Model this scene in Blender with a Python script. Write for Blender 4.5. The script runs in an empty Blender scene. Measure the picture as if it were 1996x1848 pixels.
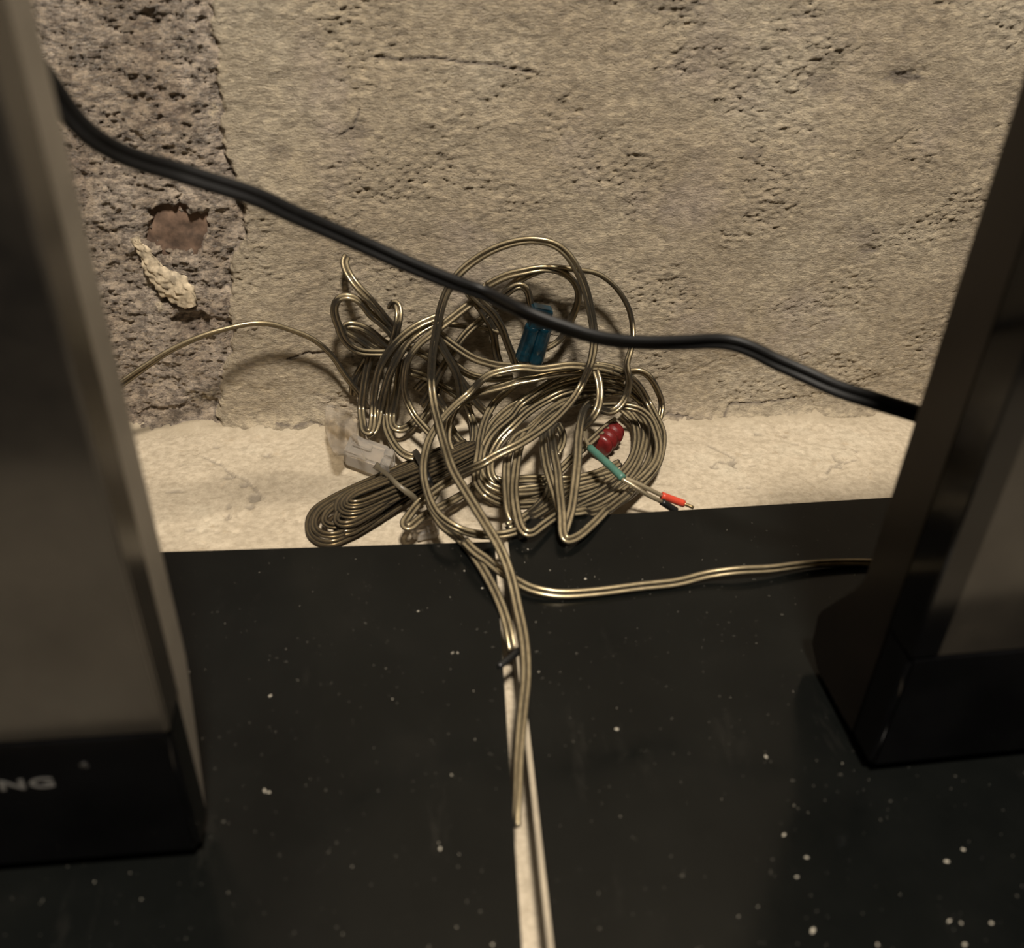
import bpy, bmesh, math, random
import numpy as np
from mathutils import Vector, Matrix

# ------------------------------------------------------------------ camera
IW, IH, FPX = 1996, 1848, 1920.0
CAMH = 0.37
YAW = math.radians(-5.96367)
NADIR = np.array([906.0, 3602.0])
C = bpy.context.scene.collection
sc = bpy.context.scene

def cam_axes():
    g = np.array([NADIR[0]-IW/2, NADIR[1]-IH/2, FPX]); g /= np.linalg.norm(g)
    up = -g
    f = np.array([0, 0, 1.0]); fh = f-up*f.dot(up); fh /= np.linalg.norm(fh)
    return up, fh, np.cross(fh, up)
UP, FH, RT = cam_axes()
CS, SN = math.cos(YAW), math.sin(YAW)
def to_world(v):
    a0, a1, a2 = v.dot(RT), v.dot(FH), v.dot(UP)
    return np.array([a0*CS-a1*SN, a0*SN+a1*CS, a2])
CAM = np.array([0, 0, CAMH])
def ray(px, py):
    v = np.array([px-IW/2, py-IH/2, FPX]); return to_world(v/np.linalg.norm(v))

cx = to_world(np.array([1.0, 0, 0])); cy = to_world(np.array([0, -1.0, 0])); cz = to_world(np.array([0, 0, -1.0]))
cd = bpy.data.cameras.new('camera'); cam = bpy.data.objects.new('camera', cd); C.objects.link(cam)
cam.matrix_world = Matrix(((cx[0], cy[0], cz[0], 0), (cx[1], cy[1], cz[1], 0), (cx[2], cy[2], cz[2], CAMH), (0, 0, 0, 1)))
cd.sensor_fit = 'HORIZONTAL'; cd.sensor_width = 36.0; cd.lens = 36.0*FPX/IW
cd.clip_start = 0.01; cd.clip_end = 50
cd.dof.use_dof = True; cd.dof.focus_distance = 0.66; cd.dof.aperture_fstop = 7.0
sc.camera = cam

# ------------------------------------------------------------------ world, lamps, exposure
w = bpy.data.worlds.new('room_air'); sc.world = w; w.use_nodes = True
w.node_tree.nodes['Background'].inputs[0].default_value = (1.0, 0.88, 0.72, 1)
w.node_tree.nodes['Background'].inputs[1].default_value = 0.022
def lamp(name, loc, target, power, size, col):
    l = bpy.data.lights.new(name, 'AREA'); l.energy = power; l.shape = 'DISK'; l.size = size; l.color = col
    o = bpy.data.objects.new(name, l); C.objects.link(o); o.location = loc
    o.rotation_euler = (Vector(target)-Vector(loc)).to_track_quat('-Z', 'Y').to_euler()
    return o
lamp('ceiling_lamp', (0.10, -0.36, 1.72), (0.05, 0.55, 0.1), 54.0, 0.21, (1.0, 0.905, 0.775))
sc.view_settings.view_transform = 'Standard'; sc.view_settings.look = 'None'
sc.view_settings.gamma = 1.0; sc.view_settings.use_curve_mapping = False
sc.view_settings.exposure = 0.16

# ------------------------------------------------------------------ helpers
def tag(o, label=None, cat=None, group=None, kind=None):
    if label: o['label'] = label
    if cat: o['category'] = cat
    if group: o['group'] = group
    if kind: o['kind'] = kind
    return o
def empty(name, loc, label, cat, group=None):
    o = bpy.data.objects.new(name, None); C.objects.link(o); o.location = loc; o.empty_display_size = 0.02
    return tag(o, label, cat, group)
def link_mesh(name, me, mat, parent=None, smooth=True):
    o = bpy.data.objects.new(name, me); C.objects.link(o)
    if mat: me.materials.append(mat)
    if smooth: me.polygons.foreach_set('use_smooth', np.ones(len(me.polygons), dtype=bool))
    if parent:
        o.parent = parent
        bpy.context.view_layer.update()
        o.matrix_parent_inverse = Matrix.Translation(parent.location).inverted() @ Matrix.Identity(4) if parent.rotation_euler == Vector((0, 0, 0)) else parent.matrix_world.inverted()
    return o
def mesh_np(name, V, Fq):
    me = bpy.data.meshes.new(name)
    V = np.asarray(V, dtype=np.float32); Fq = np.asarray(Fq, dtype=np.int32)
    n = Fq.shape[1]
    me.vertices.add(len(V)); me.vertices.foreach_set('co', V.ravel())
    me.loops.add(Fq.size); me.loops.foreach_set('vertex_index', Fq.ravel())
    me.polygons.add(len(Fq)); me.polygons.foreach_set('loop_start', np.arange(0, Fq.size, n, dtype=np.int32))
    me.update(calc_edges=True); me.validate()
    return me
def bm_obj(name, bm, mat, parent=None, smooth=False):
    me = bpy.data.meshes.new(name); bm.normal_update(); bm.to_mesh(me); bm.free()
    return link_mesh(name, me, mat, parent, smooth)

# numpy gradient noise ------------------------------------------------------
def gnoise(x, y, seed):
    rs = np.random.RandomState(seed); P = rs.permutation(4096); ang = rs.rand(4096)*2*np.pi
    gx, gy = np.cos(ang), np.sin(ang)
    xi = np.floor(x).astype(int); yi = np.floor(y).astype(int); xf = x-xi; yf = y-yi
    u = xf**3*(xf*(xf*6-15)+10); v = yf**3*(yf*(yf*6-15)+10)
    def g(ix, iy, dx, dy):
        h = P[(P[ix & 4095]+iy) & 4095]; return gx[h]*dx+gy[h]*dy
    a = g(xi, yi, xf, yf); b = g(xi+1, yi, xf-1, yf); c = g(xi, yi+1, xf, yf-1); d = g(xi+1, yi+1, xf-1, yf-1)
    return ((a+(b-a)*u)+((c+(d-c)*u)-(a+(b-a)*u))*v)*1.5
def fbm(x, y, seed, octv=3, gain=0.5):
    r = 0; a = 1; f = 1
    for k in range(octv):
        r = r+a*gnoise(x*f+17.3*k, y*f+5.1*k, seed+k); a *= gain; f *= 2.03
    return r
def sstep(a, b, x):
    t = np.clip((x-a)/(b-a), 0, 1); return t*t*(3-2*t)

# materials -------------------------------------------------------------------
class NT:
    def __init__(s, name):
        s.m = bpy.data.materials.new(name); s.m.use_nodes = True; s.t = s.m.node_tree; s.n = s.t.nodes
        s.b = s.n['Principled BSDF']
    def node(s, ty, **kw):
        n = s.n.new(ty)
        for k, v in kw.items(): setattr(n, k, v)
        return n
    def link(s, a, b): s.t.links.new(a, b)
    def noise(s, scale, detail=4, rough=0.55, stretch=None):
        tc = s.node('ShaderNodeTexCoord'); n = s.node('ShaderNodeTexNoise')
        n.inputs['Scale'].default_value = scale; n.inputs['Detail'].default_value = detail; n.inputs['Roughness'].default_value = rough
        if stretch:
            mp = s.node('ShaderNodeMapping'); mp.inputs['Scale'].default_value = stretch
            s.link(tc.outputs['Object'], mp.inputs[0]); s.link(mp.outputs[0], n.inputs['Vector'])
        else: s.link(tc.outputs['Object'], n.inputs['Vector'])
        return n.outputs['Fac']
    def attr(s):
        a = s.node('ShaderNodeAttribute'); a.attribute_name = 'dirt'; return a.outputs['Fac']
    def ramp(s, fac, stops):
        r = s.node('ShaderNodeValToRGB'); e = r.color_ramp.elements
        e[0].position, e[0].color = stops[0][0], (*stops[0][1], 1)
        e[1].position, e[1].color = stops[-1][0], (*stops[-1][1], 1)
        for p, c in stops[1:-1]:
            k = e.new(p); k.color = (*c, 1)
        s.link(fac, r.inputs[0]); return r.outputs[0]
    def mix(s, fac, a, b, mode='MIX'):
        m = s.node('ShaderNodeMix', data_type='RGBA', blend_type=mode)
        if isinstance(fac, float): m.inputs[0].default_value = fac
        else: s.link(fac, m.inputs[0])
        for v, i in ((a, 6), (b, 7)):
            if isinstance(v, tuple): m.inputs[i].default_value = (*v, 1)
            else: s.link(v, m.inputs[i])
        return m.outputs[2]
    def bump(s, h, strength, dist):
        b = s.node('ShaderNodeBump'); b.inputs['Strength'].default_value = strength; b.inputs['Distance'].default_value = dist
        s.link(h, b.inputs['Height']); s.link(b.outputs[0], s.b.inputs['Normal'])
    def set(s, col=None, rough=None, **kw):
        if col is not None:
            if isinstance(col, tuple): s.b.inputs['Base Color'].default_value = (*col, 1)
            else: s.link(col, s.b.inputs['Base Color'])
        if rough is not None:
            if isinstance(rough, float): s.b.inputs['Roughness'].default_value = rough
            else: s.link(rough, s.b.inputs['Roughness'])
        for k, v in kw.items(): s.b.inputs[k].default_value = v
        return s.m

def mat_plaster():
    t = NT('old_plaster')
    c = t.ramp(t.noise(9, 5, .6), [(.30, (.29, .235, .165)), (.50, (.36, .30, .215)), (.72, (.41, .355, .27))])
    p = t.ramp(t.noise(16, 4, .6), [(.55, (0, 0, 0)), (.75, (1, 1, 1))])
    c = t.mix(p, c, (.32, .265, .215))
    g = t.ramp(t.noise(150, 4, .72, (1, 1, 2.2)), [(.36, (.66, .65, .63)), (.50, (.98, .98, .98)), (.64, (1.32, 1.31, 1.28))])
    c = t.mix(1.0, c, g, 'MULTIPLY')
    c = t.mix(t.attr(), c, (.13, .105, .085))
    t.bump(t.noise(420, 5, .7, (1, 1, 2.0)), .9, .0022)
    return t.set(c, .42, **{'Specular IOR Level': .55})
def mat_rubble():
    t = NT('rubble_mortar')
    c = t.ramp(t.noise(22, 5, .65), [(.30, (.24, .185, .15)), (.46, (.35, .285, .222)), (.60, (.42, .355, .295)), (.72, (.58, .49, .34))])
    g = t.ramp(t.noise(170, 4, .75, (1, 1, 1.9)), [(.38, (.42, .40, .39)), (.50, (.95, .94, .93)), (.62, (1.55, 1.52, 1.45))])
    c = t.mix(1.0, c, g, 'MULTIPLY')
    t.bump(t.noise(380, 6, .75, (1, 1, 1.7)), 1.0, .0032)
    return t.set(c, .33, **{'Specular IOR Level': .7})
def mat_floor():
    t = NT('pale_screed')
    c = t.ramp(t.noise(14, 5, .6), [(.30, (.385, .325, .24)), (.55, (.47, .40, .30)), (.78, (.51, .455, .355))])
    s = t.ramp(t.noise(95, 4, .65), [(.60, (0, 0, 0)), (.72, (1, 1, 1))])
    c = t.mix(s, c, (.42, .345, .245))
    g = t.ramp(t.noise(210, 4, .65), [(.36, (.80, .79, .77)), (.62, (1.06, 1.06, 1.06))])
    c = t.mix(1.0, c, g, 'MULTIPLY')
    d = t.ramp(t.noise(48, 5, .7), [(.63, (0, 0, 0)), (.70, (1, 1, 1))])
    c = t.mix(d, c, (.30, .245, .175))
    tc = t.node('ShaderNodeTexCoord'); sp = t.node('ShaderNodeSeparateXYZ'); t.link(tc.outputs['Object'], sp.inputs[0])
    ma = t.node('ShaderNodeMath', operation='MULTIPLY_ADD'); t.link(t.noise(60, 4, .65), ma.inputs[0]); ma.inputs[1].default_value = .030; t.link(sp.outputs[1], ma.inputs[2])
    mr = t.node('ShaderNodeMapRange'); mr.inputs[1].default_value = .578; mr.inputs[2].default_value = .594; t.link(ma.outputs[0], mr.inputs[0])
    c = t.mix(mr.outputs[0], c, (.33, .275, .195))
    c = t.mix(t.attr(), c, (.20, .17, .13))
    t.bump(t.noise(400, 4, .65), .6, .0012)
    return t.set(c, .75)
def mat_slab():
    t = NT('dusty_black_laminate')
    c = t.ramp(t.noise(18, 5, .6), [(.30, (.0026, .0030, .0028)), (.60, (.0042, .0046, .0042)), (.80, (.0068, .0068, .0060))])
    sc1 = t.ramp(t.noise(55, 6, .75, (1, .25, 1)), [(.60, (0, 0, 0)), (.80, (1, 1, 1))])
    c = t.mix(sc1, c, (.012, .0115, .010))
    r = t.ramp(t.noise(30, 5, .7), [(.3, (.10, .10, .10)), (.75, (.26, .26, .26))])
    sp = t.ramp(t.noise(420, 2, .5), [(.735, (0, 0, 0)), (.76, (1, 1, 1))]); c = t.mix(sp, c, (.05, .047, .04))
    t.bump(t.noise(240, 4, .6), .05, .0006)
    return t.set(c, r, **{'Specular IOR Level': .25})
def mat_jacket(name, tint, gloss):
    t = NT(name); tr = t.node('ShaderNodeBsdfTransparent'); mx = t.node('ShaderNodeMixShader'); fr = t.node('ShaderNodeFresnel'); fr.inputs[0].default_value = 1.5
    c = t.ramp(t.noise(45, 3, .5), [(.35, tuple(x*.9 for x in tint)), (.65, tint)]); t.link(c, tr.inputs[0])
    ad = t.node('ShaderNodeMath', operation='MULTIPLY_ADD'); ad.inputs[1].default_value = .9; ad.inputs[2].default_value = gloss
    t.link(fr.outputs[0], ad.inputs[0]); t.link(ad.outputs[0], mx.inputs[0]); t.link(tr.outputs[0], mx.inputs[1]); t.link(t.b.outputs[0], mx.inputs[2])
    t.link(mx.outputs[0], t.n['Material Output'].inputs[0]); t.bump(t.noise(700, 2, .5), .06, .0005)
    return t.set(tuple(x*.12 for x in tint), .16, **{'Specular IOR Level': .8, 'Coat Weight': 1.0, 'Coat Roughness': .12})
def mat_core(name, a, b):
    t = NT(name)
    return t.set(t.ramp(t.noise(240, 3, .6, (1, 1, 1)), [(.35, a), (.65, b)]), .30, **{'Metallic': .62, 'Specular IOR Level': .7})
def mat_flat(name, col, rough, var=.18, scale=40, **kw):
    t = NT(name)
    d = tuple(x*(1-var) for x in col); l = tuple(min(1, x*(1+var)) for x in col)
    return t.set(t.ramp(t.noise(scale, 4, .6), [(.35, d), (.65, l)]), rough, **kw)
M = dict(plaster=mat_plaster(), rubble=mat_rubble(), floor=mat_floor(), slab=mat_slab(), wire=mat_jacket('clear_amber_cable_jacket', (.84, .79, .68), .14), smoke=mat_jacket('smoky_cable_jacket', (.66, .60, .49), .17),
    lead=mat_flat('amber_single_core', (.34, .285, .19), .3, .15, 90, **{'Metallic': .5}), wcore=mat_core('tinned_copper_strand', (.68, .61, .48), (.92, .85, .70)), score=mat_core('dull_copper_strand', (.34, .295, .215), (.50, .44, .33)),
    brick=mat_flat('exposed_brick', (.125, .08, .055), .85, .5, 110),
    black_cable=mat_flat('black_rubber_cable', (.004, .004, .0042), .5, .2, 60, **{'Specular IOR Level': .3}),
    gloss_black=mat_flat('gloss_black_plastic', (.0025, .0025, .0027), .12, .3, 30, **{'Specular IOR Level': .22}),
    satin_black=mat_flat('satin_black_plastic', (.008, .008, .008), .35, .3, 30),
    lit_shell=mat_flat('lit_grey_shell', (.24, .215, .18), .42, .15, 25),  # left monitor: pale tone of its lit side put into the colour
    unlit_shell=mat_flat('unlit_dark_shell', (.012, .009, .007), .30, .2, 25, **{'Specular IOR Level': .3}),  # right monitor: darkness of its unlit side put into the colour
    print=mat_flat('grey_print', (.085, .083, .080), .5, .05, 20),
    blue=mat_flat('blue_plastic', (.0012, .016, .026), .24, .5, 130),
    red=mat_flat('red_plastic', (.11, .008, .008), .34, .3, 160),
    redtip=mat_flat('bright_red_sleeve', (.62, .07, .035), .38, .1, 90),
    teal=mat_flat('teal_sleeve', (.06, .15, .115), .42, .12, 90),
    blacktip=mat_flat('black_sleeve', (.012, .012, .011), .4, .1, 60),
    copper=mat_flat('bare_wire', (.36, .27, .14), .35, .2, 90, Metallic=.8),
    gloss_side=mat_flat('gloss_dark_rim', (.030, .026, .021), .22, .2, 30, **{'Specular IOR Level': .55}),
    edge=mat_flat('raw_board_edge', (.33, .28, .205), .7, .15, 60),
    crumb=mat_flat('pale_crumb', (.36, .33, .27), .7, .2, 300))
def mat_screen():
    t = NT('dusty_glass_screen')
    c = t.ramp(t.noise(12, 5, .62), [(.35, (.010, .009, .008)), (.62, (.024, .021, .017)), (.8, (.034, .026, .022))])
    return t.set(c, .13, **{'Specular IOR Level': .40})
M['screen'] = mat_screen()
def mat_clear(name, col, rough):
    t = NT(name)
    return t.set(t.ramp(t.noise(30, 3, .5), [(.3, col), (.7, tuple(min(1, x*1.1) for x in col))]), rough, **{'Transmission Weight': .82, 'IOR': 1.40})
M['clear'] = mat_clear('milky_clear_plastic', (.80, .75, .68), .18)
def mat_film():
    t = NT('thin_clear_film'); tr = t.node('ShaderNodeBsdfTransparent'); mx = t.node('ShaderNodeMixShader'); lw = t.node('ShaderNodeLayerWeight')
    lw.inputs[0].default_value = .25; ad = t.node('ShaderNodeMath', operation='MULTIPLY_ADD'); ad.inputs[1].default_value = .6; ad.inputs[2].default_value = .10
    tr.inputs[0].default_value = (.90, .87, .82, 1)
    t.link(lw.outputs['Facing'], ad.inputs[0]); t.link(ad.outputs[0], mx.inputs[0]); t.link(tr.outputs[0], mx.inputs[1]); t.link(t.b.outputs[0], mx.inputs[2])
    t.link(mx.outputs[0], t.n['Material Output'].inputs[0])
    return t.set(t.ramp(t.noise(30, 3, .5), [(.3, (.40, .36, .31)), (.7, (.52, .48, .42))]), .14, **{'Specular IOR Level': .7})
M['film'] = mat_film()

# ------------------------------------------------------------------ placing on the wall / floor
YW = 0.5806
SLAB_TOP = 0.025
def surf(px, py, h):
    v = ray(px, py)
    tw = (YW-h)/v[1] if v[1] > 1e-6 else 1e9
    tf = (h-CAMH)/v[2] if v[2] < -1e-6 else 1e9
    return CAM+v*min(tw, tf)
def on_plane_z(px, py, z):
    v = ray(px, py); return CAM+v*((z-CAMH)/v[2])
def on_wall(px, py, off=0.0):
    v = ray(px, py); return CAM+v*((YW-off)/v[1])

def spline(P, step=.0018):
    P = np.asarray(P, float)
    Q = np.vstack([2*P[0]-P[1], P, 2*P[-1]-P[-2]]); out = []
    for i in range(1, len(Q)-2):
        p0, p1, p2, p3 = Q[i-1], Q[i], Q[i+1], Q[i+2]
        n = max(2, int(np.linalg.norm(p2-p1)/step))
        t01 = max(np.linalg.norm(p1-p0), 1e-6)**.5; t12 = max(np.linalg.norm(p2-p1), 1e-6)**.5; t23 = max(np.linalg.norm(p3-p2), 1e-6)**.5
        m1 = p2-p1+t12*((p1-p0)/t01-(p2-p0)/(t01+t12)); m2 = p2-p1+t12*((p3-p2)/t23-(p3-p1)/(t12+t23))
        s = np.linspace(0, 1, n, endpoint=False)[:, None]
        out.append((2*s**3-3*s**2+1)*p1+(s**3-2*s**2+s)*m1+(-2*s**3+3*s**2)*p2+(s**3-s**2)*m2)
    out.append(P[-1:]); out = np.vstack(out)
    for k in range(3): out[1:-1] = .25*out[:-2]+.5*out[1:-1]+.25*out[2:]
    return out
# ------------------------------------------------------------------ wall
def near_line(U, Vv, pts, wob, seed):
    d = np.full(U.shape, 1e3)
    for (a, b) in zip(pts[:-1], pts[1:]):
        ab = (b[0]-a[0], b[1]-a[1]); l2 = ab[0]**2+ab[1]**2+1e-9
        t = np.clip(((U-a[0])*ab[0]+(Vv-a[1])*ab[1])/l2, 0, 1)
        d = np.minimum(d, np.hypot(U-a[0]-ab[0]*t, Vv-a[1]-ab[1]*t))
    return d+wob*fbm(U/3.5, Vv/3.5, seed, 2)
def put_attr(me, vals):
    at = me.attributes.new('dirt', 'FLOAT', 'POINT'); at.data.foreach_set('value', np.asarray(vals, np.float32))
def axis(lo, a, b, hi, step, far):
    core = np.arange(a, b, step)
    l = [a]; s = step
    while l[-1] > lo: s = min(s*1.25, far); l.append(l[-1]-s)
    r = [core[-1]]; s = step
    while r[-1] < hi: s = min(s*1.25, far); r.append(r[-1]+s)
    return np.concatenate([np.array(l[1:])[::-1], core, np.array(r[1:])])
def build_wall():
    X = axis(-1.6, -0.37, 0.40, 1.6, .00105, .05); Z = axis(-.02, -.012, 0.285, 2.3, .00105, .05)
    gx, gz = np.meshgrid(X, Z)
    xs, zs = gx*1000, gz*1000                                   # millimetres
    # ragged border between plaster coat and bare rubble
    bp = [(420, -40), (420, 0), (414, 70), (432, 130), (424, 165), (440, 205), (436, 255), (440, 305), (458, 350), (470, 400), (478, 465), (455, 500), (446, 560), (452, 610), (462, 660), (437, 715), (430, 760), (425, 800)]
    B = np.array([on_wall(*p) for p in bp]); o = np.argsort(B[:, 2])
    bx = np.interp(gz, B[o, 2], B[o, 0])*1000 + 3.0*fbm(zs/14, xs*0+3.3, 11, 3, .5) + .9*fbm(xs/4, zs/4, 12, 3)
    m = sstep(-2.2, 2.2, xs-bx)                                 # 1 = plaster
    big = 3.2*fbm(xs/110, zs/90, 1, 3) 
    patch = sstep(-.25, .55, fbm(xs/60, zs/50, 40, 3))           # where the coat is rough
    ridge = 1-np.abs(gnoise(xs/5.5, zs/3.0, 3))*2
    pl = big + .8*fbm(xs/26, zs/15, 5, 3) + (.35+.65*patch)*(.95*fbm(xs/5.0, zs/2.6, 7, 3, .6)+.25*ridge) + .34*fbm(xs/2.6, zs/1.5, 9, 2)
    hole = sstep(.60, .85, fbm(xs/8, zs/4.5, 60, 3)*patch+.18*patch)
    pl -= .7*hole
    for (px, py, sx, sz, d) in [(1765, 150, 12, 5, 2.6), (700, 255, 10, 7, 1.6), (1700, 485, 8, 3, 1.4), (560, 300, 7, 4, 1.1), (1610, 160, 8, 5, 1.2), (1095, 120, 9, 2.2, .9)]:
        c = on_wall(px, py)*1000; pl -= d*np.exp(-((xs-c[0])/sx)**2-((zs-c[2])/sz)**2)
    rb = 2.4*fbm(xs/30, zs/24, 20, 3) + 1.0*fbm(xs/9, zs/6, 22, 3, .6) + .75*fbm(xs/3.0, zs/1.7, 25, 3, .6) + .8*(1-2*np.abs(gnoise(xs/4.2, zs/3.2, 27)))
    lump = sstep(.15, .5, fbm(xs/14, zs/10, 29, 2)); rb += .6*lump
    for (px, py, sx, sz, d) in [(345, 455, 18, 18, 8), (375, 636, 12, 11, 4.5), (300, 60, 16, 10, 1.0), (350, 150, 15, 10, 1.2), (330, 810, 22, 6, 2)]:
        c = on_wall(px, py)*1000
        q = ((xs-c[0])/sx)**2+((zs-c[2])/sz)**2 + .55*fbm(xs/9, zs/9, 33, 3)
        rb -= d*(1-sstep(.55, 1.15, q))
    rb -= 4.2+3.2*np.exp(-((xs-bx)/5.0)**2)*sstep(-.5, .4, fbm(xs*0+2, zs/16, 37, 2))
    dirt = np.zeros_like(pl)
    for k, pp in enumerate([[(730, 112), (790, 118), (850, 112), (905, 122), (965, 128), (1040, 142)], [(466, 395), (472, 430), (480, 470)], [(700, 215), (690, 250), (665, 262)], [(540, 818), (575, 822), (600, 816), (628, 820)], [(560, 700), (600, 688), (650, 690)], [(1262, 806), (1300, 801), (1345, 806)], [(1395, 815), (1425, 786), (1490, 783), (1550, 775)]]):
        q = [on_wall(*p)*1000 for p in pp]; dl = near_line(xs, zs, [(a[0], a[2]) for a in q], .55, 130+k)
        e = 1-sstep(.35, 1.1, dl); pl -= 1.3*e; dirt = np.maximum(dirt, .8*e)
    for (px, py, sx, sz, dd) in [(1765, 150, 13, 4, .8), (700, 255, 9, 6, .5), (1695, 488, 8, 2.0, .8), (545, 300, 9, 6, .35), (1320, 1, 22, 9, .4), (1610, 165, 12, 7, .45), (1690, 455, 13, 8, .4), (1470, 300, 9, 5, .35), (762, 598, 3, 3, 1.0)]:
        c = on_wall(px, py)*1000; q = ((xs-c[0])/sx)**2+((zs-c[2])/sz)**2+.7*fbm(xs/5, zs/3, 150, 3); dirt = np.maximum(dirt, dd*(1-sstep(.25, 1.1, q)))
    h = rb*(1-m)+pl*m
    # coved foot of the wall
    h += 8.0*np.exp(-np.clip(zs+1.5*fbm(xs/9, zs/9, 46, 3), 0, None)/5.0)*(.9+.35*fbm(xs/40, zs*0, 44, 2))
    far = sstep(.40, .7, np.abs(gx-.08)) + sstep(.30, .5, gz); h *= (1-.9*np.clip(far, 0, 1))
    V = np.stack([gx.ravel(), (YW-h/1000).ravel(), gz.ravel()], 1)
    nx = len(X); nz = len(Z); ii = np.arange(nx*nz).reshape(nz, nx)
    Q = np.stack([ii[:-1, :-1], ii[:-1, 1:], ii[1:, 1:], ii[1:, :-1]], -1).reshape(-1, 4)
    fm = (m.ravel()[Q].mean(1) > .35)
    dv = dirt.ravel(); keep = []
    def sub(q):
        u, inv = np.unique(q, return_inverse=True); keep[:] = [dv[u]]; return V[u], inv.reshape(q.shape)
    v, q = sub(Q[~fm]); ob = link_mesh('wall_back', mesh_np('wall_back', v, q), M['rubble'])
    tag(ob, 'bare rubble and mortar wall behind the boards', kind='structure')
    v, q = sub(Q[fm]); oc = link_mesh('plaster_coat', mesh_np('plaster_coat', v, q), M['plaster'], ob)
    put_attr(oc.data, keep[0]); oc['label'] = 'rough tan plaster coat over the rubble'
    # the broken brick showing in the hole
    c = on_wall(345, 450); bm = bmesh.new(); bmesh.ops.create_cube(bm, size=1)
    bmesh.ops.subdivide_edges(bm, edges=bm.edges[:], cuts=14, use_grid_fill=True)
    for vv in bm.verts:
        a_, b_, d_ = vv.co.x*.050, vv.co.z*.048, vv.co.y*.02
        n = fbm(np.array([a_*90+9]), np.array([b_*90+d_*60]), 71, 4)[0]
        vv.co = Vector((c[0]+a_, YW+.0175+d_+n*.0016, c[2]+b_))
    b = bm_obj('brick', bm, M['brick'], ob, True); b['label'] = 'broken reddish brown brick face in the hole'
    # ridge of pale mortar along the lower left of the hole
    pts = [(262, 462), (282, 492), (300, 522), (322, 546), (345, 562), (362, 580), (372, 598)]; wd = [2.5, 4.0, 5.5, 7.5, 10.0, 9.0, 4.0]
    P = spline([on_wall(p[0], p[1], -.0005) for p in pts], .0009); ww = np.interp(np.linspace(0, 1, len(P)), np.linspace(0, 1, len(wd)), wd)*.001
    T = np.gradient(P, axis=0); T /= np.linalg.norm(T, axis=1)[:, None]; N = np.cross(T, np.array([0, -1.0, 0])); k_ = 26; VV = []
    for j in range(k_+1):
        a_ = math.pi*j/k_; off = (math.cos(a_)*ww)[:, None]*N+np.array([0, -1.0, 0])*(math.sin(a_)*ww*.30)[:, None]
        q = P+off; nz_ = fbm(q[:, 0]*190+j*.02, q[:, 2]*190+j*.07, 83, 3, .5)*.0008
        VV.append(q+np.array([0, -1.0, 0])*(nz_*(.3+.7*math.sin(a_)))[:, None]+N*(nz_*2.2)[:, None])
    VV = np.stack(VV, 1); n_ = len(P); ix = np.arange(n_*(k_+1)).reshape(n_, k_+1)
    Fq = np.stack([ix[:-1, :-1], ix[1:, :-1], ix[1:, 1:], ix[:-1, 1:]], -1).reshape(-1, 4)
    lm = link_mesh('mortar_lump', mesh_np('mortar_lump', VV.reshape(-1, 3), Fq), mat_flat('pale_lime_mortar', (.43, .355, .25), .7, .45, 220), ob); lm['label'] = 'pale yellowish lump of lime mortar below the brick'
build_wall()

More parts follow.
